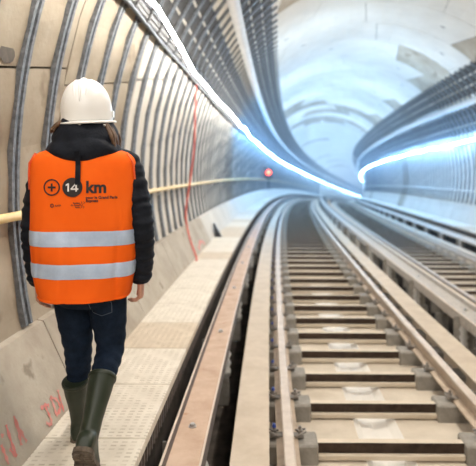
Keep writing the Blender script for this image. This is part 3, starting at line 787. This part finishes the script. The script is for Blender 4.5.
# jeans
jp = []
rr = []
for z, rx, ry in ((.68, .10, .09), (.715, .165, .128), (.76, .186, .135), (.84, .176, .128), (.92, .160, .118)): rr.append([U(x, y, zz) for x, y, zz in ell(-.004, -.008, z, rx, ry, 28, 2.3)])
jp.append(loft(rr))
def leg(h, kn, an, wob_):
    pp = catmull([h, h + (kn - h) * .5, kn, kn + (an - kn) * .30, kn + (an - kn) * .55], 12); rad = []
    rk = [.096, .086, .066, .058, .050]
    for i in range(len(pp)):
        t = i / 12; a = min(int(t), 3); u = t - a
        rad.append(rk[a] * (1 - u) + rk[a + 1] * u + (.0028 * math.sin(i * 1.25 + wob_) if i > 14 else 0))
    return frame_tube(pp, rad, 20)
jp.append(leg(hipL, kneeL, ankL, 0)); jp.append(leg(hipR, kneeR, ankR, 1))
jeans = mesh('jeans', *join(*jp), M['jeans'], person, True); remesh(jeans, .0065, 5)
pk = []
for i in range(9):
    for j in range(7): pk.append(U(.045 + .10 * i / 8, -.20, .655 + .10 * j / 6 - (.014 * (1 - abs(i - 4) / 4) if j == 0 else 0)))
pf = [[i * 7 + j, (i + 1) * 7 + j, (i + 1) * 7 + j + 1, i * 7 + j + 1] for i in range(8) for j in range(6)]
pocket = mesh('back_pocket', pk, pf, M['jeans'], jeans, True)
sw = pocket.modifiers.new('wrap', 'SHRINKWRAP'); sw.target = jeans; sw.wrap_method = 'PROJECT'; sw.use_project_y = True; sw.use_positive_direction = True; sw.use_negative_direction = True; sw.offset = .003
stp = [(.050, .75), (.050, .662), (.095, .648), (.140, .662), (.140, .75)]
sv, sf = [], []
dense = [Vector((*a, 0)).lerp(Vector((*b_, 0)), t / 8) for a, b_ in zip(stp, stp[1:]) for t in range(8)]
for i, p in enumerate(dense):
    t = (dense[min(i + 1, len(dense) - 1)] - dense[max(i - 1, 0)]).normalized(); nn = Vector((-t.y, t.x, 0)) * .0014
    sv += [U(p.x - nn.x, -.20, p.y - nn.y), U(p.x + nn.x, -.20, p.y + nn.y)]
    if i: sf.append([2 * i - 2, 2 * i - 1, 2 * i + 1, 2 * i])
stt = mesh('pocket_stitching', sv, sf, M['stitch'], jeans)
sw = stt.modifiers.new('wrap', 'SHRINKWRAP'); sw.target = jeans; sw.wrap_method = 'PROJECT'; sw.use_project_y = True; sw.use_positive_direction = True; sw.use_negative_direction = True; sw.offset = .005

# rubber boots
def boot(an, axis, toe_yaw, k_=1.0):
    zax = Vector(axis).normalized(); xax = Vector((1, 0, 0)); yax = zax.cross(xax).normalized(); xax = yax.cross(zax)
    rot = Matrix((xax, yax, zax)).transposed() @ Matrix.Rotation(toe_yaw, 3, 'Z')
    T = lambda p: INV @ (rot @ Vector(p)) + an
    sh = []
    for z, rx, ry, cy in ((-.05, .040, .056, -.004), (0, .041, .054, -.006), (.06, .042, .052, -.008), (.12, .047, .055, -.010), (.17, .053, .060, -.012), (.22, .057, .062, -.012), (.250, .060, .064, -.010)):
        sh.append([T(p) for p in ell(0, cy, z * k_ if z > 0 else z, rx, ry, 24)])
    ft = []
    for y, hw, top in ((-.078, .022, -.035), (-.066, .034, -.01), (-.04, .040, .01), (0, .040, .02), (.04, .041, .005), (.08, .045, -.025), (.12, .049, -.040), (.155, .047, -.048), (.18, .036, -.056), (.192, .018, -.066)):
        ring = []
        for g in range(16):
            a = 2 * math.pi * g / 16; c_, s_ = math.cos(a), math.sin(a)
            zc, zh = (top - .085) / 2, (top + .085) / 2
            ring.append(T((hw * math.copysign(abs(c_) ** .7, c_), y, zc + zh * math.copysign(abs(s_) ** .7, s_))))
        ft.append(ring)
    b_ = mesh('rubber_boot', *join(loft(sh), loft(ft)), M['boot'], person, True); remesh(b_, .006, 4)
    mesh('boot_rim', *loft([[T(p) for p in ell(0, -.010, z * k_, .060 + g, .064 + g, 24)] for z, g in ((.232, .001), (.234, .0025), (.249, .0025), (.252, .0), (.252, -.006), (.23, -.008))], False, False), M['boot'], b_, True)
    out = [(-.086, .020), (-.072, .036), (-.04, .043), (0, .040), (.04, .042), (.08, .048), (.12, .053), (.155, .051), (.182, .040), (.200, .018)]
    rg = [[T((hw, y, z)) for y, hw in out] + [T((-hw, y, z)) for y, hw in out[::-1]] for z in (-.076, -.094)]
    so_ = [loft(rg)]
    for y, hw in ((-.062, .032), (-.040, .038), (-.018, .038), (.062, .040), (.084, .044), (.106, .047), (.128, .047), (.150, .044), (.172, .034)):
        for q in (-1, 1):
            v, f = box_data(min(q * .006, q * hw), max(q * .006, q * hw), y - .007, y + .007, -.106, -.09, .002); so_.append(([T(p) for p in v], f))
    hv, hf = box_data(-.036, .036, -.072, -.008, -.100, -.09, .003); so_.append(([T(p) for p in hv], hf))
    mesh('sole', *join(*so_), M['sole'], b_)
boot(ankL, (.0, -.10, .36), .10, .86)
boot(ankR, (.012, .75, .70), .12)

# helmet
hc = Vector((-.010, .005, 1.575)); HT = Matrix.Rotation(R_(4), 3, 'X') @ Matrix.Rotation(R_(-3), 3, 'Y') @ Matrix.Diagonal((.95, .96, 1.0))
hr = []
for i in range(15):
    t = i / 14; g = t * math.pi / 2
    k_ = math.cos(g) ** .85; z = .158 * math.sin(g) ** .95
    ring = []
    for x, y, _ in ell(0, 0, 0, .120 * k_ + .001, .146 * k_ + .001, 48):
        ring.append(hc + HT @ Vector((x, y, z)))
    hr.append(ring)
skirt = []
for z, g in ((-.044, .004), (-.030, .003), (-.015, .001)):
    skirt.append([hc + HT @ Vector((x, y, z * (1.0 if y < 0 else .6))) for x, y, _ in ell(0, 0, 0, .120 + g, .146 + g, 48)])
helmet = mesh('safety_helmet', *loft(skirt + hr, False, True), M['helmet'], person, True)
so = helmet.modifiers.new('thick', 'SOLIDIFY'); so.thickness = .004
brim = []
for (z0, g0, vis) in ((-.046, .003, .0), (-.051, .012, .03), (-.048, .018, .05), (-.042, .016, .048), (-.038, .004, .0)):
    ring = []
    for x, y, _ in ell(0, 0, 0, .120 + g0, .146 + g0, 48):
        f_ = max(0, y / .146) ** 2
        ring.append(hc + HT @ Vector((x, y + vis * f_, z0 * (1.0 if y < 0 else 1 - .35 * f_))))
    brim.append(ring)
mesh('brim', *loft(brim, False, False), M['helmet'], helmet, True)
for off, wd_ in ((-.034, .0075), (0, .010), (.034, .0075)):
    pts = []
    for i in range(23):
        g = R_(18 + 144 * i / 22); k_ = abs(math.cos(g)) ** .85; y = -math.copysign(.146 * k_, math.cos(g)); z = .158 * math.sin(g) ** .95
        zz = z * math.sqrt(max(0, 1 - (off / .12) ** 2)) if True else z
        pts.append(hc + HT @ Vector((off * (.55 + .45 * math.sin(g)), y * math.sqrt(1 - (off / .13) ** 2), zz - .003)))
    mesh('ridge', *frame_tube(pts, [wd_ * (.3 + .7 * min(1, i / 4, (22 - i) / 4)) for i in range(23)], 10), M['helmet'], helmet, True)
mesh('side_slot', *box_data(.114, .124, -.012, .012, -.02, .012, .003), M['helmet'], helmet).location = hc
mesh('adjuster', *frame_tube([hc + HT @ Vector((0, -.120, -.062)), hc + HT @ Vector((0, -.138, -.062))], [.02, .018], 14), M['ink'], helmet, True)

# hair below the helmet: a cap and loose locks
hl = []
for z, rx, ry in ((1.44, .082, .075), (1.48, .094, .094), (1.52, .098, .106), (1.55, .098, .110), (1.58, .094, .106)): hl.append(ell(-.010, -.008, z, rx, ry, 28))
hair = mesh('hair', *loft(hl, True, True), M['hair'], person, True)
rnd = random.Random(5)
for i in range(40):
    sd = 1 if i % 4 else -1
    y0 = rnd.uniform(-.085, .04); L = rnd.uniform(.09, .15) if sd > 0 else rnd.uniform(.035, .06)
    x0 = -.01 + sd * .108 * math.sqrt(1 - (y0 / .15) ** 2); z0 = 1.530; o_ = rnd.uniform(.75, 1.1)
    mesh('lock', *frame_tube(catmull([(x0, y0, z0), (x0 + sd * .020 * o_, y0 - .004, z0 - L * .33), (x0 + sd * .040 * o_, y0 + rnd.uniform(-.02, .01), z0 - L * .7), (x0 + sd * .042 * o_, y0 + rnd.uniform(-.025, .015), z0 - L)], 3), [.007, .008, .009, .009, .009, .008, .007, .006, .004, .002], 6), M['hair'], hair, True)
